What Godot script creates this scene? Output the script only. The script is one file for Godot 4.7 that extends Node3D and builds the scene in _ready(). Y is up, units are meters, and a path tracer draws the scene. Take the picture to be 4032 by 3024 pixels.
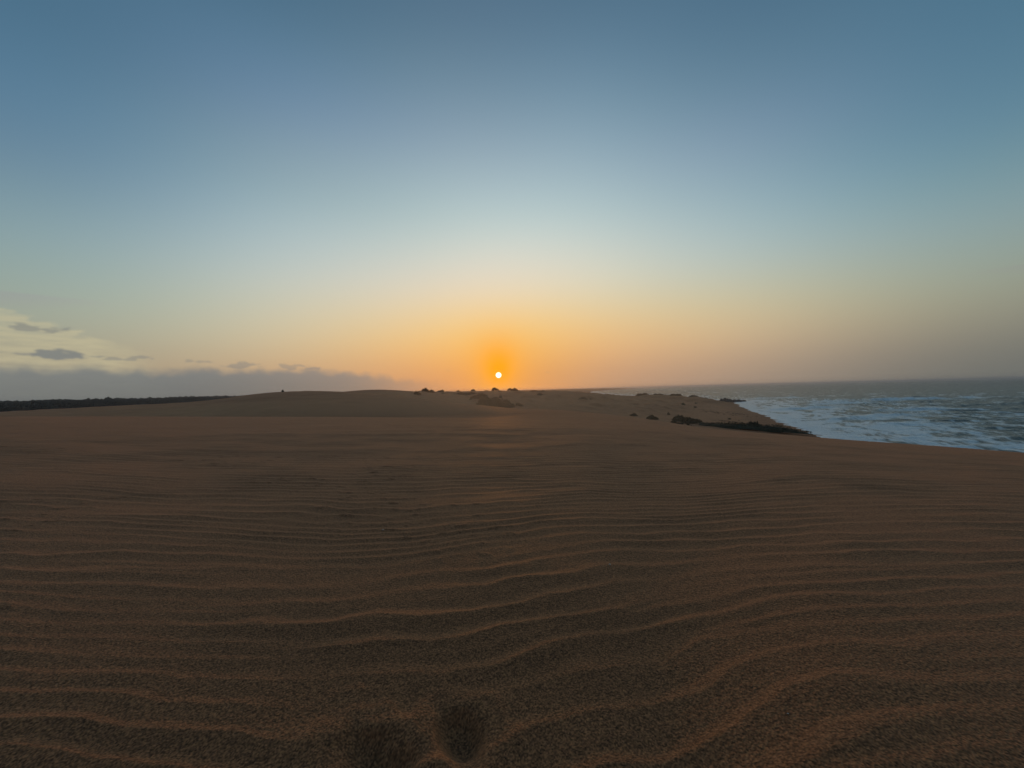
extends Node3D
# A dune coast at sunset: ripple-marked sand, shrub hummocks, surf, a low hazy sun. Units are metres, y up, the camera looks along -z.

const EYE := 1.6
const SEA := -11.4

var noise_a := FastNoiseLite.new()
var noise_b := FastNoiseLite.new()
var noise_c := FastNoiseLite.new()
var ridged := FastNoiseLite.new()

# dune ridges as seen round the viewpoint: [azimuth in degrees, dip of the crest, distance of the crest, bend in front of it]
const RIDGE_NEAR := [[-180.0, 0.07, 40.0], [-110.0, 0.03, 45.0], [-53.1, 0.0208, 44.0], [-46.9, 0.0282, 43.0], [-38.8, 0.0378, 42.0], [-28.4, 0.049, 40.0], [-13.7, 0.0632, 36.0], [-0.1, 0.0744, 32.0], [10.5, 0.0842, 28.0], [17.5, 0.0973, 26.0], [27.1, 0.1186, 24.0], [38.9, 0.1298, 22.0], [52.9, 0.1362, 22.0], [110.0, 0.12, 28.0], [180.0, 0.07, 40.0]]
const RIDGE_DOME := [[-180.0, 0.4, 100.0], [-90.0, 0.2, 120.0], [-65.0, 0.03, 130.0], [-53.1, 0.0149, 125.0], [-46.0, 0.01, 120.0], [-41.0, 0.0085, 112.0], [-38.8, 0.0065, 108.0], [-36.4, 0.0011, 104.0], [-34.8, -0.0045, 100.0], [-31.2, -0.0096, 96.0], [-27.4, -0.0104, 92.0], [-24.1, -0.0078, 88.0], [-20.5, -0.0002, 84.0], [-15.4, 0.0098, 76.0], [-8.2, 0.0297, 66.0], [-0.3, 0.046, 56.0], [6.8, 0.0533, 48.0], [12.3, 0.0632, 42.0], [17.6, 0.0747, 38.0], [27.2, 0.101, 34.0], [39.0, 0.1124, 31.0], [52.9, 0.1187, 30.0], [75.0, 0.13, 30.0], [110.0, 0.3, 40.0], [180.0, 0.4, 100.0]]
const RIDGE_FAR_DOME := [[-180.0, 0.2, 200.0], [-40.0, 0.05, 200.0], [-28.3, 0.0015, 200.0], [-24.1, -0.0066, 205.0], [-20.5, -0.0107, 210.0], [-18.1, -0.0097, 210.0], [-14.0, -0.0035, 215.0], [-8.2, 0.0088, 220.0], [0.0, 0.05, 220.0], [180.0, 0.2, 200.0]]
const RIDGE_HUMMOCKS := [[-180.0, 0.1, 300.0], [-40.0, 0.03, 300.0], [-20.5, 0.0029, 300.0], [-15.4, -0.001, 300.0], [-11.8, -0.0005, 305.0], [-6.3, -0.001, 310.0], [-2.5, -0.0002, 315.0], [1.3, 0.0015, 320.0], [5.0, 0.0038, 320.0], [8.4, 0.0075, 320.0], [11.7, 0.0134, 320.0], [15.9, 0.0214, 320.0], [21.0, 0.0304, 320.0], [40.0, 0.08, 320.0], [180.0, 0.1, 300.0]]
const RIDGE_FOREDUNE := [[-180.0, 0.2, 400.0], [6.0, 0.04, 440.0], [9.9, 0.0125, 430.0], [11.6, 0.0152, 420.0], [14.1, 0.019, 395.0], [17.4, 0.0224, 370.0], [18.5, 0.0192, 362.0], [19.5, 0.0182, 355.0], [22.0, 0.0215, 340.0], [24.5, 0.0247, 325.0], [26.2, 0.0285, 312.0], [27.7, 0.0325, 300.0], [33.0, 0.06, 290.0], [180.0, 0.2, 300.0]]
# the waterline: [z, x]
const COAST := [[3000.0, -400.0], [400.0, -20.0], [100.0, 32.0], [0.0, 42.0], [-65.0, 60.0], [-87.0, 70.0], [-109.0, 81.0], [-173.0, 109.0], [-213.0, 128.0], [-271.0, 156.0], [-300.0, 176.0], [-316.0, 178.0], [-345.0, 166.0], [-400.0, 164.0], [-600.0, 172.0], [-900.0, 192.0], [-1180.0, 236.0], [-1683.0, 348.0], [-2500.0, 680.0], [-3178.0, 1035.0], [-3420.0, 900.0], [-3700.0, 300.0], [-4300.0, -900.0], [-14000.0, -6000.0]]

var near_t: Array
var dome_t: Array
var far_t: Array
var humm_t: Array
var fore_t: Array

func _ready():
	setup_noise()
	make_camera()
	make_sky()
	make_sun()
	near_t = table(RIDGE_NEAR); dome_t = table(RIDGE_DOME); far_t = table(RIDGE_FAR_DOME); humm_t = table(RIDGE_HUMMOCKS); fore_t = table(RIDGE_FOREDUNE)
	make_sand()
	make_sea()
	make_scrub_belt()
	make_shrubs()
	make_dust()

func setup_noise():
	for d in [[noise_a, 11, FastNoiseLite.TYPE_SIMPLEX_SMOOTH, 1], [noise_b, 23, FastNoiseLite.TYPE_SIMPLEX_SMOOTH, 3], [noise_c, 37, FastNoiseLite.TYPE_SIMPLEX_SMOOTH, 4]]:
		var n: FastNoiseLite = d[0]
		n.seed = d[1]; n.noise_type = d[2]; n.frequency = 1.0
		n.fractal_type = FastNoiseLite.FRACTAL_NONE if d[3] == 1 else FastNoiseLite.FRACTAL_FBM
		n.fractal_octaves = d[3]
	ridged.seed = 5; ridged.frequency = 1.0; ridged.fractal_type = FastNoiseLite.FRACTAL_RIDGED; ridged.fractal_octaves = 3

func make_camera():
	var cam := Camera3D.new()
	cam.name = "camera"
	cam.fov = 89.88
	cam.near = 0.05
	cam.far = 60000.0
	add_child(cam)
	cam.position = Vector3(0, EYE, 0)
	cam.basis = Basis(Vector3.RIGHT, deg_to_rad(0.95)) * Basis(Vector3.BACK, deg_to_rad(-1.43))
	cam.current = true

const SUN_AZ := -1.97
const SUN_UP := 2.32

func make_sun():
	var sun := DirectionalLight3D.new()
	sun.name = "sun"
	sun.light_color = Color(1.0, 0.62, 0.28)
	sun.light_energy = 0.075
	sun.light_angular_distance = 2.5
	sun.shadow_enabled = true
	add_child(sun)
	var a := deg_to_rad(SUN_AZ); var u := deg_to_rad(SUN_UP)
	var towards := Vector3(sin(a) * cos(u), sin(u), -cos(a) * cos(u))
	sun.look_at_from_position(towards * 100.0, Vector3.ZERO, Vector3.UP)

# colours of the air by azimuth from the view axis: rows of [elevation in degrees, red, green, blue] as they show in the picture
const AIR := [
	[-180.0, [[0, 84, 86, 98], [6, 98, 97, 108], [14, 96, 104, 124], [26, 80, 100, 126], [45, 66, 94, 124], [90, 62, 90, 120]]],
	[-100.0, [[0, 112, 112, 112], [6, 132, 134, 128], [14, 128, 142, 144], [26, 98, 124, 144], [45, 76, 106, 134], [90, 62, 90, 120]]],
	[-51.0, [[0, 150, 136, 120], [3, 160, 150, 128], [6, 162, 160, 140], [8.5, 156, 168, 154], [12, 146, 166, 160], [15.5, 134, 160, 168], [19, 119, 147, 160], [22, 105, 134, 160], [27.5, 88, 124, 155], [33.5, 74, 110, 138], [45, 72, 104, 132], [90, 62, 90, 120]]],
	[-33.0, [[0, 178, 140, 110], [3, 198, 166, 130], [6, 207, 188, 152], [10, 204, 198, 174], [13.5, 196, 200, 187], [16.5, 184, 197, 195], [21.5, 168, 187, 196], [25, 150, 171, 184], [29.5, 133, 155, 174], [33.5, 114, 140, 170], [38, 95, 127, 156], [43, 76, 109, 136], [90, 62, 90, 120]]],
	[-10.7, [[0, 205, 148, 112], [2, 232, 160, 106], [5, 248, 184, 108], [9, 244, 204, 141], [14, 232, 215, 187], [19.5, 210, 213, 205], [24.5, 185, 200, 205], [29, 165, 183, 195], [34.5, 138, 158, 180], [40, 112, 138, 160], [46, 86, 114, 140], [90, 62, 90, 120]]],
	[-2.0, [[0, 238, 150, 84], [3, 252, 170, 66], [6, 254, 188, 84], [10, 251, 205, 128], [14.5, 238, 217, 186], [20, 222, 220, 210], [25, 193, 207, 212], [32, 155, 173, 190], [40, 112, 138, 162], [46, 89, 116, 142], [90, 62, 90, 120]]],
	[11.7, [[0, 192, 150, 122], [2, 206, 158, 122], [4.5, 232, 174, 120], [8.5, 238, 197, 136], [14, 225, 214, 183], [19, 213, 215, 205], [24, 190, 205, 210], [32, 150, 172, 190], [39.5, 112, 140, 165], [46, 84, 114, 140], [90, 62, 90, 120]]],
	[33.8, [[0, 148, 132, 120], [1.5, 162, 143, 126], [4.8, 195, 166, 136], [8, 204, 185, 146], [12, 192, 190, 166], [15.5, 175, 189, 185], [20, 160, 182, 190], [24, 145, 168, 185], [29.5, 125, 148, 174], [34.5, 100, 130, 155], [41, 79, 111, 138], [90, 62, 90, 120]]],
	[52.6, [[0, 92, 99, 99], [3, 121, 120, 112], [6.5, 147, 145, 126], [9.2, 147, 157, 140], [12.2, 140, 159, 157], [15.5, 128, 155, 162], [19, 112, 145, 156], [22, 99, 135, 159], [26, 88, 125, 151], [32, 77, 115, 142], [45, 73, 105, 133], [90, 62, 90, 120]]],
	[100.0, [[0, 96, 99, 100], [6, 122, 126, 122], [14, 124, 140, 142], [26, 98, 124, 144], [45, 76, 106, 134], [90, 62, 90, 120]]],
	[180.0, [[0, 84, 86, 98], [6, 98, 97, 108], [14, 96, 104, 124], [26, 80, 100, 126], [45, 66, 94, 124], [90, 62, 90, 120]]]]

func lin(c: float) -> float:
	c = maxf(c, 0.0) / 255.0
	return c / 12.92 if c <= 0.04045 else pow((c + 0.055) / 1.055, 2.4)

func column_color(rows: Array, e: float) -> Vector3:
	for i in rows.size() - 1:
		var p: Array = rows[i]; var q: Array = rows[i + 1]
		if e <= q[0]:
			var t: float = clampf((e - p[0]) / (q[0] - p[0]), 0, 1)
			return Vector3(lerpf(p[1], q[1], t), lerpf(p[2], q[2], t), lerpf(p[3], q[3], t))
	var l: Array = rows[-1]
	return Vector3(l[1], l[2], l[3])

func make_sky():
	# coarse air: 1.5 degrees each way, smoothed, then enlarged
	var w := 240; var h := 60
	var coarse: Array[Vector3] = []
	coarse.resize(w * h)
	for j in h:
		var e := (j + 0.5) * 1.5
		for i in w:
			var az := -180.0 + (i + 0.5) * 1.5
			for k in AIR.size() - 1:
				if az <= AIR[k + 1][0]:
					var t: float = (az - AIR[k][0]) / (AIR[k + 1][0] - AIR[k][0])
					coarse[j * w + i] = column_color(AIR[k][1], e).lerp(column_color(AIR[k + 1][1], e), t)
					break
	for pass_no in 3:
		var other := coarse.duplicate()
		for j in h:
			for i in w:
				var s := Vector3.ZERO
				for d in range(-3, 4): s += coarse[j * w + (i + d + w) % w]
				other[j * w + i] = s / 7.0
		for j in h:
			for i in w:
				coarse[j * w + i] = (other[maxi(j - 1, 0) * w + i] + other[j * w + i] + other[mini(j + 1, h - 1) * w + i]) / 3.0
	var W := 4096; var H := 2048
	var small := Image.create_empty(w, 2 * h, false, Image.FORMAT_RGBF)
	for j in 2 * h:
		for i in w:
			var c := coarse[(h - 1 - j) * w + i] if j < h else coarse[i]
			var high := smoothstep(14.0, 26.0, (h - j - 0.5) * 1.5)
			c *= Vector3(1.0, 1.0, 1.0).lerp(Vector3(0.965, 0.985, 0.965), high)
			small.set_pixel(i, j, Color(lin(c.x), lin(c.y), lin(c.z)) if j < h + 2 else Color(0.05, 0.038, 0.028))
	var first := small.get_region(Rect2i(0, 0, 4, 2 * h))
	var last := small.get_region(Rect2i(w - 4, 0, 4, 2 * h))
	var wide := Image.create_empty(w + 8, 2 * h, false, Image.FORMAT_RGBF)
	wide.blit_rect(last, Rect2i(0, 0, 4, 2 * h), Vector2i(0, 0))
	wide.blit_rect(small, Rect2i(0, 0, w, 2 * h), Vector2i(4, 0))
	wide.blit_rect(first, Rect2i(0, 0, 4, 2 * h), Vector2i(w + 4, 0))
	var k8 := int(round(W / float(w) * (w + 8)))
	wide.resize(k8, H, Image.INTERPOLATE_CUBIC)
	var big := wide.get_region(Rect2i((k8 - W) / 2, 0, W, H))
	# sun, its glow and the clouds low over the horizon
	for j in range(H / 2 - 160, H / 2 + 2):
		var e := (H / 2 - j - 0.5) * 180.0 / H
		for i in W:
			var az := (i + 0.5) * 360.0 / W - 180.0
			var c := big.get_pixel(i, j)
			var v := Vector3(c.r, c.g, c.b)
			v = cloud_over(v, az, e)
			var dx := (az - SUN_AZ); var dy := e - SUN_UP
			var g := exp(-(dx * dx / 15.0 + (dy - 1.2) * (dy - 1.2) / 20.0))
			v = v.lerp(Vector3(1.05, 0.43, 0.035), 0.72 * g)
			g = exp(-(dx * dx / 4.6 + (dy - 0.8) * (dy - 0.8) / 7.0))
			v = v.lerp(Vector3(1.1, 0.4, 0.0), 0.92 * g)
			var s := sqrt(dx * dx + dy * dy)
			v = v.lerp(Vector3(3.0, 2.6, 1.9), 1.0 - smoothstep(0.33, 0.41, s))
			big.set_pixel(i, j, Color(v.x, v.y, v.z))
	# the view axis lies at the seam of the picture
	var turned := Image.create_empty(W, H, false, Image.FORMAT_RGBF)
	turned.blit_rect(big, Rect2i(W / 2, 0, W / 2, H), Vector2i(0, 0))
	turned.blit_rect(big, Rect2i(0, 0, W / 2, H), Vector2i(W / 2, 0))
	var pan := PanoramaSkyMaterial.new()
	pan.panorama = ImageTexture.create_from_image(turned)
	var sky := Sky.new()
	sky.sky_material = pan
	var env := Environment.new()
	env.background_mode = Environment.BG_SKY
	env.sky = sky
	env.tonemap_mode = Environment.TONE_MAPPER_LINEAR
	env.tonemap_exposure = 1.0
	env.volumetric_fog_enabled = true   # sand dust and salt haze in the air, brightest towards the sun
	env.volumetric_fog_density = 0.0002
	env.volumetric_fog_anisotropy = 0.8
	env.volumetric_fog_albedo = Color(0.94, 0.95, 1.0)
	env.sdfgi_enabled = true; env.ssao_enabled = true; env.ssil_enabled = true
	var we := WorldEnvironment.new()
	we.name = "world_environment"
	we.environment = env
	add_child(we)

func puff(az: float, e: float, caz: float, ce: float, ra: float, re: float, rough: float) -> float:
	var dx := (az - caz) / ra; var dy := (e - ce) / re
	if absf(dx) > 2.2 or absf(dy) > 2.6: return 0.0
	if dy < 0.0: dy *= 1.5
	var n := noise_c.get_noise_2d(az * 0.55 + caz, e * 1.3) * rough
	return smoothstep(0.0, 0.55, 1.0 - sqrt(dx * dx + dy * dy) + n)

const PUFFS := [[-49.7, 4.45, 2.7, 0.62, 0.6, 0.85], [-51.4, 6.9, 2.6, 0.45, 1.0, 0.6], [-45.6, 4.25, 1.4, 0.26, 1.4, 0.45], [-44.0, 4.45, 0.8, 0.3, 1.2, 0.45], [-40.1, 4.2, 0.55, 0.24, 1.0, 0.35], [-38.2, 4.2, 0.9, 0.2, 1.2, 0.35], [-35.2, 3.8, 1.8, 0.5, 1.0, 0.5], [-30.0, 3.7, 1.5, 0.6, 0.9, 0.5], [-27.3, 3.55, 1.0, 0.28, 0.9, 0.55], [-9.3, 3.15, 0.45, 0.14, 0.8, 0.3], [5.4, 2.55, 0.5, 0.13, 0.8, 0.28], [14.6, 2.8, 0.5, 0.14, 0.8, 0.25], [-55.0, 4.6, 1.6, 0.5, 1.0, 0.6], [-62.0, 4.9, 3.0, 0.6, 1.0, 0.7], [-71.0, 4.4, 4.0, 0.7, 1.0, 0.7]]

func cloud_over(v: Vector3, az: float, e: float) -> Vector3:
	if az > 30.0 or az < -140.0: return v
	# a bright veil high in the left
	if az < -38.0 and e < 10.5:
		var edge := 8.7 + (az + 53.0) * -0.36 + noise_c.get_noise_2d(az * 0.35, e * 0.9 + 9.0) * 0.9
		if az < -53.0: edge = 8.7 + noise_c.get_noise_2d(az * 0.35, e * 0.9 + 9.0) * 0.9 + (az + 53.0) * 0.05
		var veil := smoothstep(0.0, 0.55, edge - e) * smoothstep(-45.0, -49.5, az - (8.7 - e) * 0.6) * smoothstep(-110.0, -80.0, az)
		var streak := 0.65 + 0.5 * noise_c.get_noise_2d(az * 0.3 + 40.0, e * 2.2)
		v = v.lerp(Vector3(0.55, 0.49, 0.31), clampf(veil * streak, 0, 0.8) * 0.75)
	var dark := Vector3(0.19, 0.205, 0.205)
	var warm := Vector3(0.34, 0.27, 0.22)
	var tone := dark.lerp(warm, smoothstep(-42.0, -14.0, az))
	for p in PUFFS:
		var m: float = puff(az, e, p[0], p[1], p[2], p[3], p[4]) * p[5]
		if m > 0.0: v = v.lerp(tone, m)
	# the long bank along the horizon
	if az < -2.0:
		var top := 3.5 + 0.35 * noise_c.get_noise_2d(az * 0.16, 3.0) + 0.45 * noise_c.get_noise_2d(az * 0.4, e * 0.5)
		top -= smoothstep(-28.0, -8.0, az) * 1.9
		var bank := smoothstep(-0.35, 0.95, top - e) * smoothstep(-6.0, -25.0, az) * smoothstep(-135.0, -95.0, az)
		var low := tone.lerp(tone * 0.86, smoothstep(3.5, 0.5, e))
		v = v.lerp(low, bank * 0.9)
	return v

# ---------------------------------------------------------------- terrain

func table(rows: Array) -> Array:
	# crest dip and distance every 0.2 degrees, smoothed
	var dip := PackedFloat32Array(); var far := PackedFloat32Array()
	dip.resize(1800); far.resize(1800)
	var k := 0
	for i in 1800:
		var az := -180.0 + i * 0.2
		while k < rows.size() - 2 and az > rows[k + 1][0]: k += 1
		var t: float = clampf((az - rows[k][0]) / (rows[k + 1][0] - rows[k][0]), 0, 1)
		dip[i] = lerpf(rows[k][1], rows[k + 1][1], t)
		far[i] = lerpf(rows[k][2], rows[k + 1][2], t)
	for pass_no in 2:
		dip = box(dip, 5); far = box(far, 12)
	return [dip, far]

func box(a: PackedFloat32Array, r: int) -> PackedFloat32Array:
	var n := a.size()
	var o := PackedFloat32Array(); o.resize(n)
	for i in n:
		var s := 0.0
		for d in range(-r, r + 1): s += a[(i + d + n) % n]
		o[i] = s / (2 * r + 1)
	return o

func smax(a: float, b: float, k: float) -> float:
	var h := maxf(k - absf(a - b), 0.0) / k
	return maxf(a, b) + h * h * k * 0.25

func coast_x(z: float) -> float:
	for i in COAST.size() - 1:
		if z >= COAST[i + 1][0]:
			var t: float = clampf((z - COAST[i][0]) / (COAST[i + 1][0] - COAST[i][0]), 0, 1)
			return lerpf(COAST[i][1], COAST[i + 1][1], t)
	return COAST[-1][1]

func inland(x: float, z: float) -> float:
	var c := coast_x(z)
	var slope := (coast_x(z - 12.0) - coast_x(z + 12.0)) / 24.0
	return (c - x) / sqrt(1.0 + slope * slope) + noise_a.get_noise_2d(x * 0.02, z * 0.02) * 1.3 + noise_a.get_noise_2d(x * 0.11, z * 0.11) * 0.6

func plain(x: float, z: float) -> float:
	var d := inland(x, z)
	if d < 0.0: return SEA + maxf(d * 0.05, -6.0)
	var h := SEA + 3.4 * (1.0 - exp(-d / 45.0)) + smoothstep(110.0, 320.0, d) * 2.4
	h += smoothstep(330.0, 850.0, -x) * 4.2
	if z < -700.0: h += smoothstep(-700.0, -1500.0, z) * smoothstep(10.0, 120.0, d) * (5.0 + 4.0 * noise_b.get_noise_2d(x * 0.006, z * 0.003))
	if d > 12.0:
		h += noise_b.get_noise_2d(x * 0.012, z * 0.012) * 0.5 * smoothstep(12.0, 80.0, d)
		h += noise_b.get_noise_2d(x * 0.07, z * 0.07) * 0.22 * smoothstep(12.0, 60.0, d)
	return h

func ridge(t: Array, i: int, f: float, r: float, bend: float, back: float) -> float:
	var j := (i + 1) % 1800
	var dip := lerpf(t[0][i], t[0][j], f); var far := lerpf(t[1][i], t[1][j], f)
	var line := EYE - r * dip
	var d := r - far
	if bend < 0.0: bend = EYE / (far * far)
	if d < 0.0: return line - bend * d * d
	var knee := 0.5 / (2.0 * back)
	if d < knee: return line - back * d * d
	return line - back * knee * knee - 0.5 * (d - knee)

func height(x: float, z: float, fine := true) -> float:
	var r := sqrt(x * x + z * z)
	var az := rad_to_deg(atan2(x, -z)) + 180.0
	var p := az * 5.0
	var i := int(p)
	var f := p - i
	i = i % 1800
	var h: float
	if r < 22.0:
		var a := ridge(near_t, i, f, r, -1.0, 0.006)
		var b := ridge(dome_t, i, f, r, lerpf(0.0025, 0.0017, smoothstep(170.0, 200.0, az)), 0.006)
		h = smax(a, b, 0.8) - 0.0
	else:
		h = plain(x, z) if r > 45.0 else SEA
		h = smax(h, ridge(near_t, i, f, r, -1.0, 0.006), 0.8)
		h = smax(h, ridge(dome_t, i, f, r, lerpf(0.0025, 0.0017, smoothstep(170.0, 200.0, az)), 0.005), 0.8)
		if r > 90.0 and r < 700.0:
			h = smax(h, ridge(far_t, i, f, r, 0.0012, 0.002), 1.0)
			var hum := ridge(humm_t, i, f, r, 0.00024, 0.0004)
			if absf(hum - h) < 8.0: hum += (noise_b.get_noise_2d(x * 0.045, z * 0.03) * 1.1 + maxf(noise_b.get_noise_2d(x * 0.11 + 50.0, z * 0.07), 0.0) * 1.3) * smoothstep(120.0, 200.0, r)
			h = smax(h, hum, 1.2)
			if az > 184.0 and az < 214.0: h = smax(h, ridge(fore_t, i, f, r, 0.004, 0.004) + noise_b.get_noise_2d(x * 0.09, z * 0.09) * 0.9, 1.0)
	if not fine: return h
	# slow swells of the sand, then wind ripples
	var calm := 1.0 - smoothstep(20.0, 60.0, r)
	h += noise_b.get_noise_2d(x * 0.16 + 5.0, z * 0.2) * 0.05 * calm * smoothstep(1.0, 6.0, r)
	if r < 60.0:
		h += ripples(x, z) * (1.0 - smoothstep(30.0, 60.0, r))
		if r < 3.2: h += footprints(x, z)
	elif r < 200.0:
		h += noise_b.get_noise_2d(x * 0.12, z * 0.25) * 0.12
	return h

func wave_shape(s: float) -> float:
	# long slope towards the viewer, sharp crest, short steep back
	var t := s - floorf(s)
	return pow(t / 0.7, 1.5) if t < 0.7 else pow(1.0 - (t - 0.7) / 0.3, 1.3)

func ripples(x: float, z: float) -> float:
	var big := noise_a.get_noise_2d(x * 0.08 + 3.0, z * 0.12)
	var bend := noise_a.get_noise_2d(x * 0.3, z * 0.4 + 7.0)
	var kink := noise_a.get_noise_2d(x * 1.1 + 31.0, z * 1.5)
	var tiny := noise_a.get_noise_2d(x * 4.0 + 11.0, z * 5.0)
	var u := -z - 0.6 * smoothstep(-1.7, 1.9, x - 0.25 * z - 0.6) * (0.35 + 0.65 * smoothstep(-8.0, -2.5, z))
	var warp := 0.8 * big + 0.4 * bend + 0.24 * kink + 0.06 * tiny
	var a := wave_shape(u / 0.25 + warp)
	var b := wave_shape(u / 0.165 - 0.7 * big + 0.7 * bend + 0.2 * kink + 0.06 * tiny)
	var m := smoothstep(-0.1, 0.35, noise_a.get_noise_2d(x * 0.2 + 60.0, z * 0.5))
	var amp := 0.68 + 0.6 * noise_a.get_noise_2d(x * 0.4 - 20.0, z * 0.9 + 11.0) + 0.25 * noise_a.get_noise_2d(x * 1.4, z * 2.0)
	var h := lerpf(a * 0.0165 + b * 0.003, b * 0.011 + a * 0.004, m) * clampf(amp, 0.15, 1.2)
	# wind-broken crust on the left: small clods along the crests
	var crust := smoothstep(0.05, 0.45, noise_a.get_noise_2d(x * 0.33 + 90.0, z * 0.4 - 9.0)) * smoothstep(1.0, -1.0, x)
	if crust > 0.0 and z > -9.0:
		h += crust * smoothstep(0.25, 0.6, noise_b.get_noise_2d(x * 2.6, z * 7.5)) * 0.012 * (0.4 + 0.6 * a)
	return h

const PRINTS := [[-0.265, -1.77, 0.5, 0.12, 0.16, 0.07], [-0.61, -1.64, 1.0, 0.13, 0.21, 0.075]]

func footprints(x: float, z: float) -> float:
	var h := 0.0
	for p in PRINTS:
		var dx: float = x - p[0]; var dz: float = z - p[1]
		var c: float = cos(p[2]); var s: float = sin(p[2])
		var a: float = (dx * c - dz * s) / p[3]; var b: float = (dx * s + dz * c) / p[4]
		var q := sqrt(a * a + b * b) * (1.0 + 0.25 * noise_a.get_noise_2d(x * 5.0, z * 5.0))
		if q < 2.4:
			h -= p[5] * (1.0 - smoothstep(0.15, 1.25, q))
			h += p[5] * 0.12 * exp(-pow((q - 1.6) / 0.5, 2.0))
	return h

func grain_texture(seed_no: int, size: int, low: float, high: float, soft: float) -> ImageTexture:
	var rng := RandomNumberGenerator.new(); rng.seed = seed_no
	var n := FastNoiseLite.new(); n.seed = seed_no; n.frequency = 0.11; n.noise_type = FastNoiseLite.TYPE_SIMPLEX
	var m := n.get_seamless_image(size, size)
	var im := Image.create_empty(size, size, false, Image.FORMAT_RGB8)
	for j in size:
		for i in size:
			var v := rng.randf()
			v = lerpf(v, m.get_pixel(i, j).r, soft)
			var g := lerpf(low, high, v)
			if rng.randf() < 0.02: g *= 0.55
			elif rng.randf() < 0.006: g = minf(g * 1.6, 1.0)
			im.set_pixel(i, j, Color(g, g * lerpf(0.97, 1.0, rng.randf()), g * lerpf(0.93, 1.0, rng.randf())))
	return ImageTexture.create_from_image(im)

func srgb(r: float, g: float, b: float) -> Color:
	return Color(r, g, b).linear_to_srgb()

func grid_mesh(pos: PackedVector3Array, cols: PackedColorArray, rows: int, columns: int, closed: bool) -> ArrayMesh:
	var nor := PackedVector3Array(); nor.resize(pos.size())
	for j in rows:
		var up := maxi(j - 1, 0) * columns; var dn := mini(j + 1, rows - 1) * columns
		for i in columns:
			var l := (i - 1 + columns) % columns if closed else maxi(i - 1, 0)
			var r := (i + 1) % columns if closed else mini(i + 1, columns - 1)
			var n := (pos[j * columns + r] - pos[j * columns + l]).cross(pos[dn + i] - pos[up + i])
			nor[j * columns + i] = n.normalized() if n.y > 0 else -n.normalized()
	var idx := PackedInt32Array()
	var span := columns if closed else columns - 1
	idx.resize((rows - 1) * span * 6)
	var k := 0
	for j in rows - 1:
		for i in span:
			var a := j * columns + i; var b := j * columns + (i + 1) % columns
			var c := a + columns; var d := b + columns
			idx[k] = a; idx[k + 1] = c; idx[k + 2] = b; idx[k + 3] = b; idx[k + 4] = c; idx[k + 5] = d
			k += 6
	var arr := []
	arr.resize(Mesh.ARRAY_MAX)
	arr[Mesh.ARRAY_VERTEX] = pos; arr[Mesh.ARRAY_NORMAL] = nor; arr[Mesh.ARRAY_INDEX] = idx
	if cols.size(): arr[Mesh.ARRAY_COLOR] = cols
	var m := ArrayMesh.new()
	m.add_surface_from_arrays(Mesh.PRIMITIVE_TRIANGLES, arr)
	return m

func structure(called: String, mesh: Mesh, mat: Material, label: String, category: String):
	var o := MeshInstance3D.new()
	o.name = called; o.mesh = mesh; o.material_override = mat
	o.set_meta("kind", "structure"); o.set_meta("label", label); o.set_meta("category", category)
	add_child(o, true)
	return o

func make_sand():
	var az := PackedFloat32Array()
	var a := -57.0
	while a < 57.0:
		az.append(a); a += 0.16
	while a < 302.5:
		az.append(a); a += 3.0
	var rr := PackedFloat32Array([0.02, 0.2, 0.4, 0.6, 0.8])
	var r := 0.9
	while r < 14000.0:
		rr.append(r)
		r += 0.014 if r < 3.0 else 0.025 if r < 8.0 else 0.045 if r < 16.0 else r * 0.008 if r < 450.0 else r * 0.02
	var columns := az.size(); var rows := rr.size()
	var pos := PackedVector3Array(); pos.resize(columns * rows)
	var cols := PackedColorArray(); cols.resize(columns * rows)
	for i in columns:
		var s := sin(deg_to_rad(az[i])); var c := -cos(deg_to_rad(az[i]))
		for j in rows:
			var x := s * rr[j]; var z := c * rr[j]
			var h := height(x, z)
			pos[j * columns + i] = Vector3(x, h, z)
			var t := 1.0
			if h < SEA + 1.4:   # sand wetted by the surf, with a ragged upper edge
				var edge := SEA + 0.7 + noise_b.get_noise_2d(x * 0.06, z * 0.06) * 0.5
				t = lerpf(0.55, 1.0, smoothstep(-0.15, 0.15, h - edge))
			t *= 1.0 + 0.16 * noise_b.get_noise_2d(x * 0.5 if rr[j] < 30.0 else x * 0.05, z * 0.7 if rr[j] < 30.0 else z * 0.07)
			cols[j * columns + i] = Color(t, t, t)
	var mat := StandardMaterial3D.new()
	mat.resource_name = "sand"
	mat.albedo_color = srgb(0.53, 0.217, 0.088)
	mat.albedo_texture = grain_texture(3, 1024, 0.36, 1.0, 0.15)
	mat.vertex_color_use_as_albedo = true
	mat.roughness = 0.72
	mat.rim_enabled = true; mat.rim = 1.0; mat.rim_tint = 0.9   # loose grains scatter light forward
	mat.metallic_specular = 0.28
	mat.uv1_triplanar = true; mat.uv1_world_triplanar = true
	mat.uv1_scale = Vector3.ONE * 0.17
	mat.uv1_triplanar_sharpness = 5.0
	mat.heightmap_enabled = false
	var nt := NoiseTexture2D.new()
	var fn := FastNoiseLite.new(); fn.seed = 8; fn.frequency = 0.7; fn.noise_type = FastNoiseLite.TYPE_VALUE; fn.fractal_octaves = 3
	nt.noise = fn; nt.width = 1024; nt.height = 1024; nt.seamless = true; nt.as_normal_map = true; nt.bump_strength = 5.0
	mat.normal_enabled = true; mat.normal_texture = nt; mat.normal_scale = 0.25
	structure("sand", grid_mesh(pos, cols, rows, columns, true), mat, "rippled brown dune sand sloping from the foreground down to the beach", "sand")

# ---------------------------------------------------------------- sea

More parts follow.
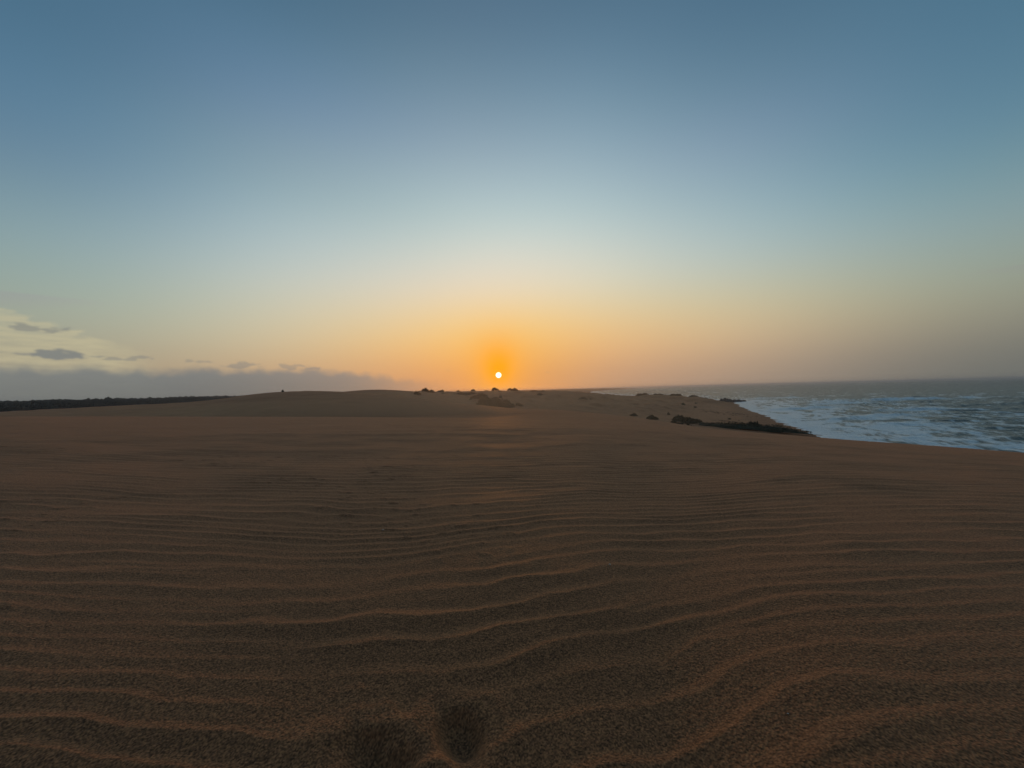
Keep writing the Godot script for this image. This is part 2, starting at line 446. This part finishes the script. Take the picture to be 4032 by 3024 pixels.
const BREAKERS := [[262.0, -258.0, 30.0, 1.7, 0.0], [214.0, -262.0, 14.0, 0.9, 0.1], [196.0, -232.0, 26.0, 1.0, 0.15], [150.0, -196.0, 24.0, 0.9, 0.2], [178.0, -168.0, 18.0, 0.8, 0.1], [132.0, -140.0, 22.0, 0.8, 0.25], [240.0, -350.0, 30.0, 0.8, 0.1], [112.0, -112.0, 16.0, 0.6, 0.2], [310.0, -262.0, 10.0, 0.9, 0.0]]

func make_sea():
	var az := PackedFloat32Array()
	var a := -12.0
	while a < 60.0:
		az.append(a); a += 0.11
	while a < 200.0:
		az.append(a); a += 4.0
	var rr := PackedFloat32Array()
	var t := 0.3
	while t > 0.00032:
		rr.append(13.0 / t); t -= 0.00035 if t < 0.14 and t > 0.03 else 0.0006
	rr.append(45000.0)
	var columns := az.size(); var rows := rr.size()
	var pos := PackedVector3Array(); pos.resize(columns * rows)
	var cols := PackedColorArray(); cols.resize(columns * rows)
	for i in columns:
		var s := sin(deg_to_rad(az[i])); var c := -cos(deg_to_rad(az[i]))
		for j in rows:
			var r := rr[j]
			var x := s * r; var z := c * r
			var off := -inland(x, z)
			var g := noise_c.get_noise_2d(x * 0.012, z * 0.012)
			var wob := noise_a.get_noise_2d(x * 0.018, z * 0.03) * 2.2
			var deep := smoothstep(-6.0, 90.0, off)
			var calm := 1.0 - smoothstep(300.0, 2500.0, r)
			var y := 0.0
			var crest := 0.0
			if off > -25.0 and r < 3000.0:
				var p1 := (z * 0.96 - x * 0.28) * TAU / 24.0 + wob * 2.0
				var p2 := (z * 0.99 + x * 0.1) * TAU / 9.5 + wob * 3.0 + g * 5.0
				var p3 := (z * 0.9 - x * 0.4) * TAU / 4.3 + g * 9.0
				crest = pow(0.5 + 0.5 * sin(p1), 2.0)
				y = (crest - 0.4) * 0.75 * (0.6 + g) * deep + pow(0.5 + 0.5 * sin(p2), 2.0) * 0.34 * (0.7 + noise_a.get_noise_2d(x * 0.05, z * 0.09)) * (0.25 + 0.75 * deep) + sin(p3) * 0.07
				y += noise_c.get_noise_2d(x * 0.16, z * 0.33) * 0.35 * (0.3 + 0.7 * deep)
				y *= calm
			# foam: drawn out along the crests, thick in the surf, thin whitecaps farther out
			var out := smoothstep(35.0, 110.0, off)
			var lap := lerpf(off, -z * 0.98 - x * 0.1, out)
			var st := noise_c.get_noise_2d((x - z * (1.0 - out)) * 0.016, lap * 0.15 + g * 2.0)
			var fine := noise_c.get_noise_2d((x - z * (1.0 - out)) * 0.09, lap * 0.6)
			var n := st * 0.75 + fine * 0.36 + (crest - 0.3) * 0.22
			var th := lerpf(-0.25, 0.16, smoothstep(8.0, 45.0, off))
			th = lerpf(th, 0.36, smoothstep(45.0, 110.0, off)) - g * 0.35 * smoothstep(20.0, 90.0, off)
			th = lerpf(th, 0.5, smoothstep(190.0, 330.0, off))
			var foam := smoothstep(th - 0.2, th + 0.2, n) * lerpf(0.95, 0.6, smoothstep(60.0, 200.0, off))
			foam *= 1.0 - 0.75 * smoothstep(330.0, 500.0, off)
			if off < 9.0: foam = maxf(foam, smoothstep(9.0, 2.0, off + fine * 7.0))
			if r < 700.0:
				for b in BREAKERS:
					var dx: float = x - b[0]; var dz: float = z - b[1]
					if absf(dx) > b[2] * 1.7 or absf(dz) > 30.0: continue
					dz += b[4] * dx + noise_a.get_noise_2d(x * 0.05, b[1]) * 4.0
					var along: float = exp(-pow(dx / b[2], 4.0))
					var across := exp(-pow(dz / (5.0 if dz < 0.0 else 3.2), 2.0))
					y += b[3] * along * across
					var wash: float = along * (smoothstep(-5.0, -1.0, dz) * (1.0 - smoothstep(3.0, 11.0, dz)))
					foam = maxf(foam, wash * clampf(0.95 + fine * 0.7 + st * 0.3, 0.0, 1.0))
			foam = clampf(foam, 0.0, 1.0)
			if off < 0.0: y *= 0.3
			pos[j * columns + i] = Vector3(x, SEA + y, z)
			var w := Vector3(0.012, 0.034, 0.040).lerp(Vector3(0.04, 0.065, 0.062), smoothstep(120.0, 10.0, off))
			var f := w.lerp(Vector3(0.82, 0.86, 0.87), foam)
			cols[j * columns + i] = Color(f.x, f.y, f.z)
	var mat := StandardMaterial3D.new()
	mat.resource_name = "sea_water"
	mat.vertex_color_use_as_albedo = true
	mat.roughness = 0.3
	mat.metallic_specular = 0.4
	mat.uv1_triplanar = true; mat.uv1_world_triplanar = true
	mat.uv1_scale = Vector3(0.06, 0.06, 0.09)
	var nt := NoiseTexture2D.new()
	var fn := FastNoiseLite.new(); fn.seed = 18; fn.frequency = 0.02; fn.noise_type = FastNoiseLite.TYPE_SIMPLEX_SMOOTH; fn.fractal_octaves = 5
	nt.noise = fn; nt.width = 1024; nt.height = 1024; nt.seamless = true; nt.as_normal_map = true; nt.bump_strength = 14.0
	mat.normal_enabled = true; mat.normal_texture = nt; mat.normal_scale = 1.6
	structure("sea", grid_mesh(pos, cols, rows, columns, false), mat, "choppy grey-blue sea with foaming surf along the beach", "sea")

# ---------------------------------------------------------------- plants, rocks, shells

func leaf_material(called: String, c: Color) -> StandardMaterial3D:
	var m := StandardMaterial3D.new()
	m.resource_name = called
	m.albedo_color = c
	m.vertex_color_use_as_albedo = true
	m.roughness = 0.8
	m.metallic_specular = 0.3
	m.cull_mode = BaseMaterial3D.CULL_DISABLED
	return m

# foliage of a wind-pressed shrub: a lumpy body and leaf sprays all over it; lumps are [place along the width -1..1, height 0..1, half width]
func foliage_mesh(base: Vector3, turn: float, w: float, h: float, d: float, lumps: Array, leaves: int, leaf: float, gaps: float, rng: RandomNumberGenerator) -> ArrayMesh:
	var st := SurfaceTool.new()
	st.begin(Mesh.PRIMITIVE_TRIANGLES)
	var ct := cos(turn); var sn := sin(turn)
	var off := rng.randf() * 100.0
	var top := func(u: float, v: float) -> float:
		var best := 0.0
		for l in lumps:
			var a: float = (u - l[0]) / l[2]; var b := v / sqrt(maxf(0.05, 1.0 - u * u * 0.7))
			best = maxf(best, l[1] * sqrt(maxf(0.0, 1.0 - a * a - b * b * 0.9)))
		return best
	var ring_count := 7; var seg := 22
	var grid := PackedVector3Array()
	for j in ring_count + 1:
		for i in seg:
			var q := float(j) / ring_count; var an := TAU * i / seg
			var wob := 1.0 + 0.28 * noise_b.get_noise_2d(off + cos(an) * 1.3, sin(an) * 1.3)
			var u := cos(an) * q * wob; var v := sin(an) * q * wob
			var lx := u * w * 0.5; var lz := v * d * 0.5
			var px := base.x + lx * ct + lz * sn; var pz := base.z - lx * sn + lz * ct
			var y: float = top.call(clampf(u, -1, 1), clampf(v, -1, 1)) * h * (1.0 + 0.45 * noise_b.get_noise_2d(off + lx * 0.9, lz * 0.9))
			y = y * 0.86 - (0.25 if j == ring_count else 0.06)
			grid.append(Vector3(px, height(px, pz, false) + y, pz) - base)
	st.set_smooth_group(-1)
	for j in ring_count:
		for i in seg:
			var a := grid[j * seg + i]; var b := grid[j * seg + (i + 1) % seg]; var c := grid[(j + 1) * seg + i]; var e := grid[(j + 1) * seg + (i + 1) % seg]
			var t := 0.75 + 0.35 * rng.randf()
			st.set_color(Color(t, t, t * 0.95))
			if gaps > 0.0 and noise_b.get_noise_2d(off + a.x * 0.8, a.z * 0.8) < gaps - 0.6: continue
			for p in [a, c, b, b, c, e]: st.add_vertex(p)
	for k in leaves:
		var q := sqrt(rng.randf()); var an := rng.randf() * TAU
		var u := cos(an) * q; var v := sin(an) * q
		var lx := u * w * 0.5 * 1.04; var lz := v * d * 0.5 * 1.04
		var px := base.x + lx * ct + lz * sn; var pz := base.z - lx * sn + lz * ct
		var y: float = top.call(u, v) * h * (0.8 + 0.32 * rng.randf()) * (1.0 + 0.45 * noise_b.get_noise_2d(off + lx * 0.9, lz * 0.9))
		if gaps > 0.0 and noise_b.get_noise_2d(off + lx * 0.8, lz * 0.8) < gaps - 0.6: continue
		var p := Vector3(px, height(px, pz, false) + y, pz) - base
		var dir := Vector3(rng.randfn() * 0.7, 0.5 + rng.randf() * 0.8, rng.randfn() * 0.7).normalized()
		var side := dir.cross(Vector3(rng.randfn(), rng.randfn(), rng.randfn())).normalized()
		var l := leaf * (0.6 + 0.8 * rng.randf())
		var t := 0.6 + 0.6 * rng.randf()
		st.set_color(Color(t, t * (0.95 + 0.1 * rng.randf()), t * 0.9))
		st.add_vertex(p - side * l * 0.32); st.add_vertex(p + dir * l); st.add_vertex(p + side * l * 0.32)
	st.generate_normals()
	return st.commit()

func stem_mesh(base: Vector3, w: float, h: float, d: float, rng: RandomNumberGenerator) -> ArrayMesh:
	var st := SurfaceTool.new()
	st.begin(Mesh.PRIMITIVE_TRIANGLES)
	for k in 1:
		var x := rng.randf_range(-0.35, 0.35) * w; var z := rng.randf_range(-0.3, 0.3) * d
		var foot := Vector3(base.x + x, height(base.x + x, base.z + z, false) - 0.1, base.z + z) - base
		var tip := foot + Vector3(rng.randfn() * 0.25 * h, h * rng.randf_range(0.75, 1.12), rng.randfn() * 0.25 * h)
		var r0 := 0.03 + 0.012 * h
		for s in 5:
			var a0 := TAU * s / 5; var a1 := TAU * (s + 1) / 5
			var p0 := Vector3(cos(a0), 0, sin(a0)); var p1 := Vector3(cos(a1), 0, sin(a1))
			for p in [foot + p0 * r0, tip + p0 * r0 * 0.3, foot + p1 * r0, foot + p1 * r0, tip + p0 * r0 * 0.3, tip + p1 * r0 * 0.3]: st.add_vertex(p)
	st.generate_normals()
	return st.commit()

func part(called: String, mesh: Mesh, mat: Material, parent: Node):
	var o := MeshInstance3D.new()
	o.name = called; o.mesh = mesh; o.material_override = mat
	parent.add_child(o, true)
	return o

var taken := {}
func thing(called: String, label: String, category: String, group: String, at: Vector3) -> Node3D:
	var n: int = taken.get(called, 0)
	taken[called] = n + 1
	var o := Node3D.new()
	o.name = called if n == 0 else "%s_%03d" % [called, n]
	add_child(o)
	o.position = at
	o.set_meta("label", label); o.set_meta("category", category)
	if group: o.set_meta("group", group)
	return o

# label, x, z, width, height, depth, turn in degrees, lumps, gaps
const SHRUBS := [
	["largest shrub mound below the sun, long and low with a notch near its right end", -6.5, -150.0, 12.6, 2.5, 5.0, -4.0, [[-0.45, 0.7, 0.6], [-0.05, 1.0, 0.5], [0.4, 0.95, 0.45], [0.72, 0.55, 0.3]], 0.0],
	["small domed bush just behind the largest shrub mound, right of its middle", -7.4, -171.7, 3.5, 1.55, 2.6, 0.0, [[-0.1, 1.0, 0.9], [0.4, 0.7, 0.6]], 0.0],
	["two-humped bush just behind the left end of the largest shrub mound", -11.8, -168.0, 5.2, 1.5, 3.0, 8.0, [[-0.45, 0.75, 0.5], [0.3, 1.0, 0.6], [0.75, 0.6, 0.3]], 0.1],
	["broad shrub patch spread down the slope behind the two-humped bush", -15.9, -181.7, 7.0, 1.7, 9.0, 24.0, [[-0.3, 0.8, 0.65], [0.35, 1.0, 0.6]], 0.25],
	["ragged shrub strip highest up the slope left of the sun", -26.0, -216.8, 8.6, 1.1, 7.0, 18.0, [[-0.55, 0.9, 0.45], [0.1, 0.8, 0.5], [0.65, 1.0, 0.4]], 0.35],
	["rounded dark bush on the skyline, farthest left of the hummocks", -57.0, -254.0, 9.4, 2.5, 5.0, 0.0, [[-0.55, 0.45, 0.4], [-0.05, 1.0, 0.5], [0.5, 0.6, 0.5]], 0.0],
	["small bush on the slope below the farthest left skyline bush", -43.3, -175.8, 2.6, 1.1, 2.0, 0.0, [[-0.2, 1.0, 0.8], [0.5, 0.6, 0.5]], 0.1],
	["low bush on the skyline just right of the dark skyline bush", -51.0, -275.0, 4.6, 1.2, 3.0, 0.0, [[-0.3, 0.7, 0.6], [0.3, 1.0, 0.6]], 0.0],
	["domed bush on the skyline directly under the sun", -13.3, -304.0, 5.0, 1.9, 3.4, 0.0, [[-0.2, 1.0, 0.75], [0.5, 0.6, 0.45]], 0.0],
	["wide low bush on the skyline just right of the sun", 0.3, -300.0, 7.0, 1.6, 3.6, 0.0, [[-0.4, 0.9, 0.55], [0.4, 1.0, 0.55]], 0.0],
	["tiny bush on the skyline left of the sun", -30.0, -296.0, 3.4, 1.0, 2.4, 0.0, [[0.0, 1.0, 0.9]], 0.0],
	["small bush just off the right end of the largest shrub mound", -2.3, -166.6, 2.6, 1.0, 2.0, -20.0, [[-0.3, 1.0, 0.6], [0.45, 0.7, 0.5]], 0.1],
	["flat wedge-shaped bush farthest right in the group round the largest mound", 2.8, -158.9, 2.9, 0.85, 1.8, -18.0, [[-0.25, 1.0, 0.7], [0.5, 0.55, 0.5]], 0.0],
	["tiny lone bush on the sand below the sun, behind the small domed bush", -5.8, -188.9, 1.5, 0.9, 1.2, 0.0, [[0.0, 1.0, 0.95]], 0.0],
	["narrow bush at the right edge of the broad shrub patch", -12.6, -186.0, 2.2, 1.1, 1.8, -20.0, [[-0.2, 1.0, 0.8]], 0.1],
	["small bush alone on bare sand to the right below the sun", 15.4, -214.9, 2.8, 0.9, 2.0, 0.0, [[-0.1, 1.0, 0.85]], 0.0],
	["thin strip of scrub on the crest right of the sun", 17.5, -262.0, 9.0, 0.9, 3.4, -16.0, [[-0.5, 1.0, 0.5], [0.2, 0.7, 0.5], [0.7, 0.8, 0.3]], 0.2],
	["ragged flat scrub patch in the middle of the bare sand before the bay", 35.1, -191.2, 4.6, 0.9, 2.6, 0.0, [[-0.5, 0.6, 0.45], [0.2, 1.0, 0.6]], 0.35],
	["tiny bush just right of the ragged flat scrub patch", 41.8, -205.5, 1.4, 0.6, 1.2, 0.0, [[0.0, 1.0, 0.95]], 0.0],
	["small round bush on the plain, leftmost of the three near the point", 94.5, -213.1, 2.2, 0.85, 1.8, 0.0, [[-0.1, 1.0, 0.9]], 0.0],
	["thin flat bush on the plain, farthest of the three near the point", 114.3, -240.2, 2.2, 0.6, 1.6, 0.0, [[0.0, 1.0, 0.95]], 0.1],
	["flat bush on the plain, nearest of the three near the point", 94.0, -198.3, 1.8, 0.65, 1.4, 0.0, [[0.0, 1.0, 0.95]], 0.0],
	["flat dark bush on the plain, first to the left along the dune edge", 44.0, -140.6, 3.0, 0.8, 2.0, 0.0, [[-0.5, 0.5, 0.5], [0.2, 1.0, 0.6]], 0.1],
	["pointed black hummock bush on the plain just beyond the dune edge", 46.9, -129.7, 3.9, 1.3, 2.6, -6.0, [[-0.15, 1.0, 0.6], [-0.55, 0.5, 0.4], [0.45, 0.6, 0.55]], 0.0],
	["tiny round bush standing alone beyond the pointed black hummock", 60.0, -148.4, 1.2, 0.75, 1.0, 0.0, [[0.0, 1.0, 0.95]], 0.0],
	["big black scrub mat with a humped crown at the left end of the dark bank", 53.6, -119.3, 8.6, 1.9, 5.0, -14.0, [[-0.45, 1.0, 0.5], [0.1, 0.75, 0.5], [0.65, 0.5, 0.4]], 0.12],
	["sparse broken scrub mat lying before the big black mat at the dune edge", 48.2, -111.0, 6.6, 0.9, 5.0, -10.0, [[-0.4, 0.8, 0.55], [0.4, 1.0, 0.6]], 0.62],
	["dark humped bush crowning the middle of the long black bank", 66.2, -106.2, 3.4, 1.7, 2.6, 0.0, [[-0.3, 0.9, 0.6], [0.3, 1.0, 0.6]], 0.0],
	["tiny scrap of scrub on the beach behind the long black bank", 75.9, -135.2, 1.3, 0.45, 1.0, 0.0, [[0.0, 1.0, 0.95]], 0.2],
	["leftmost scrub patch on the low ridge before the bay", 84.0, -406.0, 9.0, 1.3, 4.0, -10.0, [[-0.3, 1.0, 0.6], [0.5, 0.6, 0.5]], 0.1],
	["flat scrub strip second from the left on the low bay ridge", 96.0, -381.0, 12.0, 1.0, 4.0, -10.0, [[-0.6, 0.8, 0.4], [0.0, 0.6, 0.5], [0.6, 1.0, 0.4]], 0.25],
	["humped scrub at the highest point of the low bay ridge", 115.0, -341.0, 11.0, 1.6, 5.0, -12.0, [[-0.4, 1.0, 0.5], [0.35, 0.8, 0.5]], 0.1],
	["long scrub strip just right of the highest point of the low bay ridge", 125.5, -329.0, 12.0, 1.2, 4.0, -12.0, [[-0.5, 0.9, 0.45], [0.2, 0.8, 0.5], [0.7, 0.6, 0.3]], 0.2],
	["scrub patch third from the right end of the low bay ridge", 131.5, -309.0, 10.0, 1.3, 4.0, -10.0, [[-0.4, 0.8, 0.5], [0.3, 1.0, 0.55]], 0.15],
	["scrub patch second from the right end of the low bay ridge", 137.0, -291.0, 8.0, 1.2, 4.0, -10.0, [[0.0, 1.0, 0.8], [0.6, 0.6, 0.35]], 0.1],
	["last small scrub patch at the right end of the low bay ridge", 144.0, -284.0, 5.0, 0.9, 3.0, -10.0, [[-0.2, 1.0, 0.7]], 0.1],
	["tiny twiggy tuft on the crest of the broad left dune", -49.2, -82.5, 0.55, 0.4, 0.4, 0.0, [[0.0, 1.0, 0.9]], 0.3]]

func make_shrubs():
	var green := leaf_material("shrub_leaves", srgb(0.062, 0.058, 0.036))
	var wood := StandardMaterial3D.new()
	wood.resource_name = "stem_bark"; wood.albedo_color = srgb(0.09, 0.065, 0.045); wood.roughness = 0.9
	var rng := RandomNumberGenerator.new(); rng.seed = 77
	for e in SHRUBS:
		var d: Array = e.duplicate()
		if absf(d[1]) < 60.0 and d[2] < -145.0 and d[2] > -310.0 and d[1] < 20.0:
			d[3] *= 1.2; d[4] *= 1.15; d[5] *= 1.2
		var base := Vector3(d[1], height(d[1], d[2], false), d[2])
		var o := thing("dune_shrub", d[0], "shrub", "dark shrubs on the dunes and the plain", base)
		var leaves := int(clampf(d[3] * d[5] * 45.0, 140.0, 2200.0))
		part("foliage", foliage_mesh(base, deg_to_rad(d[6]), d[3], d[4], d[5], d[7], leaves, clampf(d[4] * 0.22, 0.07, 0.3), d[8], rng), green, o)
		for k in (3 if d[3] > 4.0 else 1): part("stem", stem_mesh(base, d[3], d[4], d[5], rng), wood, o)
	# small tufts that catch the sand on the rough slope
	var order := ["first", "second", "third", "fourth", "fifth", "sixth", "seventh", "eighth", "ninth", "last"]
	for k in 10:
		var az := deg_to_rad(-14.0 + 2.1 * k + rng.randf_range(-0.6, 0.6)); var r := rng.randf_range(215.0, 300.0)
		var at := Vector3(sin(az) * r, 0, -cos(az) * r)
		at.y = height(at.x, at.z, false)
		var o := thing("dune_tuft", order[k] + " from the left of ten small tufts on the hummocky slope below the sun", "tuft", "small tufts on the hummocky slope", at)
		var w := rng.randf_range(1.6, 4.2)
		part("foliage", foliage_mesh(at, rng.randf_range(-0.4, 0.4), w, rng.randf_range(0.5, 0.95), w * 0.7, [[rng.randf_range(-0.4, 0.1), 1.0, 0.7], [0.5, 0.7, 0.5]], 160, 0.16, 0.15, rng), green, o)
		part("stem", stem_mesh(at, w, 0.6, w * 0.7, rng), wood, o)
	# the long black bank of matted weed and scrub under the dune edge
	var a := Vector2(55.0, -113.4); var b := Vector2(71.6, -94.0)
	var mid := (a + b) / 2.0
	var base := Vector3(mid.x, height(mid.x, mid.y, false), mid.y)
	var bank := thing("scrub_bank", "long black bank of matted scrub between the dune edge and the beach", "scrub bank", "", base)
	var lumps := []
	for k in 13: lumps.append([-0.94 + k * 0.157, (0.7 + 0.3 * rng.randf()) * (0.45 + 0.55 * smoothstep(-0.8, 0.1, -0.94 + k * 0.157)) * (1.0 - 0.5 * smoothstep(0.3, 1.0, -0.94 + k * 0.157)), 0.16])
	part("foliage", foliage_mesh(base, -(b - a).angle(), a.distance_to(b) * 1.05, 2.0, 5.0, lumps, 3600, 0.2, 0.0, rng), green, bank)
	for k in 4: part("stem", stem_mesh(base, 6.0, 1.1, 2.0, rng), wood, bank)
	make_point(rng)
	make_wrack(rng)
	make_shells(rng)

func make_point(rng: RandomNumberGenerator):
	var rock := StandardMaterial3D.new()
	rock.resource_name = "dark_rock"; rock.albedo_color = srgb(0.05, 0.044, 0.038); rock.roughness = 0.7
	var base := Vector3(166.0, SEA, -291.0)
	var o := thing("rock_point", "low black rocky point running out into the surf", "rocks", "", base)
	for k in 9:
		var st := SurfaceTool.new()
		st.begin(Mesh.PRIMITIVE_TRIANGLES)
		var w := rng.randf_range(4.0, 6.5); var h := rng.randf_range(2.6, 3.4) * (1.0 - 0.07 * k); var d := rng.randf_range(3.0, 5.0)
		var c := Vector3(-11.0 + k * 2.9, -0.5, 6.0 - k * 1.6 + rng.randf_range(-1, 1))
		var off := rng.randf() * 90.0
		var g := PackedVector3Array()
		for j in 6:
			for i in 14:
				var q := j / 5.0; var an := TAU * i / 14
				var n := 1.0 + 0.4 * noise_b.get_noise_2d(off + cos(an) * 1.5, sin(an) * 1.5 + q)
				var y := (1.0 - pow(q, 3.0)) * h * (1.0 + 0.5 * ridged.get_noise_2d(off + cos(an) * q, sin(an) * q))
				g.append(c + Vector3(cos(an) * q * w * 0.5 * n, y, sin(an) * q * d * 0.5 * n))
		for j in 5:
			for i in 14:
				var p := g[j * 14 + i]; var q := g[j * 14 + (i + 1) % 14]; var r := g[(j + 1) * 14 + i]; var s := g[(j + 1) * 14 + (i + 1) % 14]
				for v in [p, r, q, q, r, s]: st.add_vertex(v)
		st.set_smooth_group(-1)
		st.generate_normals()
		part("rock", st.commit(), rock, o)

func make_wrack(rng: RandomNumberGenerator):
	# scraps of dried weed strewn on the upper beach
	var weed := leaf_material("dried_weed", srgb(0.06, 0.045, 0.032))
	var st := SurfaceTool.new()
	st.begin(Mesh.PRIMITIVE_TRIANGLES)
	for k in 260:
		var t := rng.randf()
		var c := Vector2(71.0, -128.0).lerp(Vector2(77.0, -98.0), t) + Vector2(rng.randfn() * 2.2, rng.randfn() * 2.0)
		if rng.randf() < 0.25: c = Vector2(92.0, -166.0) + Vector2(rng.randfn() * 4.0, rng.randfn() * 9.0)
		if inland(c.x, c.y) < 3.0: continue
		var n := rng.randi_range(4, 14)
		for j in n:
			var p := c + Vector2(rng.randfn(), rng.randfn()) * 0.22
			var at := Vector3(p.x, height(p.x, p.y, false) + 0.01, p.y)
			var dir := Vector3(rng.randfn(), 0.5 + rng.randf(), rng.randfn()).normalized()
			var side := dir.cross(Vector3(rng.randfn(), rng.randfn(), rng.randfn())).normalized()
			var l := rng.randf_range(0.08, 0.24)
			st.set_color(Color.WHITE * rng.randf_range(0.6, 1.1))
			st.add_vertex(at - side * l * 0.5); st.add_vertex(at + dir * l); st.add_vertex(at + side * l * 0.5)
	st.generate_normals()
	var o := MeshInstance3D.new()
	o.name = "beach_wrack"; o.mesh = st.commit(); o.material_override = weed
	o.set_meta("kind", "stuff"); o.set_meta("label", "scraps of dark dried weed strewn on the beach above the waterline"); o.set_meta("category", "weed")
	add_child(o)

const SHELLS := [["white shell fragment among the ripples left of the middle", -1.47, -4.3, 0.012], ["white shell fragment among the ripples right of the middle", 0.8, -3.33, 0.009], ["pale shell chip farthest right in the foreground sand", 2.75, -1.95, 0.006], ["pale shell chip on the foreground sand, lower right of the middle", 1.18, -1.72, 0.005]]

func make_shells(rng: RandomNumberGenerator):
	var chalk := StandardMaterial3D.new()
	chalk.resource_name = "shell"; chalk.albedo_color = srgb(0.5, 0.43, 0.35); chalk.roughness = 0.5
	for d in SHELLS:
		var st := SurfaceTool.new()
		st.begin(Mesh.PRIMITIVE_TRIANGLES)
		var r: float = d[3]
		var g := PackedVector3Array()
		for j in 5:
			for i in 10:
				var q := j / 4.0; var an := TAU * i / 10
				var rib := 1.0 + 0.1 * cos(an * 5.0)
				g.append(Vector3(cos(an) * q * r * rib * 1.2, (1.0 - q * q) * r * 0.55, sin(an) * q * r * rib * 0.8 + q * r * 0.2))
		for j in 4:
			for i in 10:
				var p := g[j * 10 + i]; var q := g[j * 10 + (i + 1) % 10]; var v := g[(j + 1) * 10 + i]; var w := g[(j + 1) * 10 + (i + 1) % 10]
				for c in [p, v, q, q, v, w]: st.add_vertex(c)
		st.generate_normals()
		var n: int = taken.get("shell", 0)
		taken["shell"] = n + 1
		var o := MeshInstance3D.new()
		o.name = "shell" if n == 0 else "shell_%03d" % n
		o.mesh = st.commit(); o.material_override = chalk
		add_child(o)
		o.position = Vector3(d[1], height(d[1], d[2]) + r * 0.1, d[2])
		o.rotation = Vector3(rng.randf() * 0.5, rng.randf() * TAU, rng.randf() * 0.4)
		o.set_meta("label", d[0]); o.set_meta("category", "shell"); o.set_meta("group", "shell bits on the sand")

func make_scrub_belt():
	# a dense dark wood of thorn scrub on the plain behind the left dune
	var rng := RandomNumberGenerator.new(); rng.seed = 41
	var leaf := leaf_material("scrub_leaves", srgb(0.02, 0.027, 0.023))
	var st := SurfaceTool.new()
	st.begin(Mesh.PRIMITIVE_TRIANGLES)
	for k in 260:   # sprays spread through a flattened crown
		var d := Vector3(rng.randfn(), rng.randfn(), rng.randfn()).normalized() * pow(rng.randf(), 0.35)
		var p := Vector3(d.x * 0.5, 0.5 + d.y * 0.48, d.z * 0.5)
		var dir := (d + Vector3(rng.randfn(), rng.randfn(), rng.randfn()) * 0.6).normalized()
		var side := dir.cross(Vector3(rng.randfn(), rng.randfn(), rng.randfn())).normalized()
		var l := rng.randf_range(0.16, 0.34)
		st.set_color(Color.WHITE * rng.randf_range(0.6, 1.2))
		st.add_vertex(p - side * l * 0.5); st.add_vertex(p + dir * l); st.add_vertex(p + side * l * 0.5)
	st.generate_normals()
	var mesh := st.commit()
	var spots: Array[Transform3D] = []
	for k in 15000:
		var az := rng.randf_range(-78.0, -31.0)
		var front := 505.0 + maxf(az + 53.0, 0.0) * 21.0 + noise_b.get_noise_2d(az * 0.3, 1.0) * 40.0
		var r := front + 420.0 * pow(rng.randf(), 1.5)
		var x := sin(deg_to_rad(az)) * r; var z := -cos(deg_to_rad(az)) * r
		if noise_b.get_noise_2d(x * 0.012, z * 0.012) < -0.42: continue
		var w := rng.randf_range(4.0, 8.0); var h := rng.randf_range(3.0, 5.4) * (1.0 + 0.7 * noise_b.get_noise_2d(x * 0.02, z * 0.02)) * (1.35 if rng.randf() < 0.06 else 1.0)
		spots.append(Transform3D(Basis(Vector3.UP, rng.randf() * TAU).scaled(Vector3(w, h, w)), Vector3(x, height(x, z, false) - 0.3, z)))
	var mm := MultiMesh.new()
	mm.transform_format = MultiMesh.TRANSFORM_3D
	mm.mesh = mesh
	mm.instance_count = spots.size()
	for k in spots.size(): mm.set_instance_transform(k, spots[k])
	var o := MultiMeshInstance3D.new()
	o.name = "scrub_wood"; o.multimesh = mm; o.material_override = leaf
	o.set_meta("kind", "stuff"); o.set_meta("label", "dark far-off scrub wood along the horizon behind the left dune"); o.set_meta("category", "scrub")
	add_child(o)

func make_dust():
	# sand blown low over the dunes
	for d in [["low drift of blown sand along the near dune crest", Vector3(-16, 0.3, -39), Vector3(74, 1.9, 13), 0.011], ["thin veil of blown sand over the dunes below the sun", Vector3(-8, -0.6, -74), Vector3(84, 5.4, 118), 0.0045]]:
		var f := FogVolume.new()
		f.name = "blown_sand" if d[3] > 0.01 else "blown_sand_001"
		f.shape = RenderingServer.FOG_VOLUME_SHAPE_ELLIPSOID
		f.size = d[2]
		var m := FogMaterial.new()
		m.density = d[3]; m.albedo = Color(1.0, 0.84, 0.66)
		f.material = m
		f.set_meta("kind", "stuff"); f.set_meta("label", d[0]); f.set_meta("category", "dust")
		add_child(f)
		f.position = d[1]
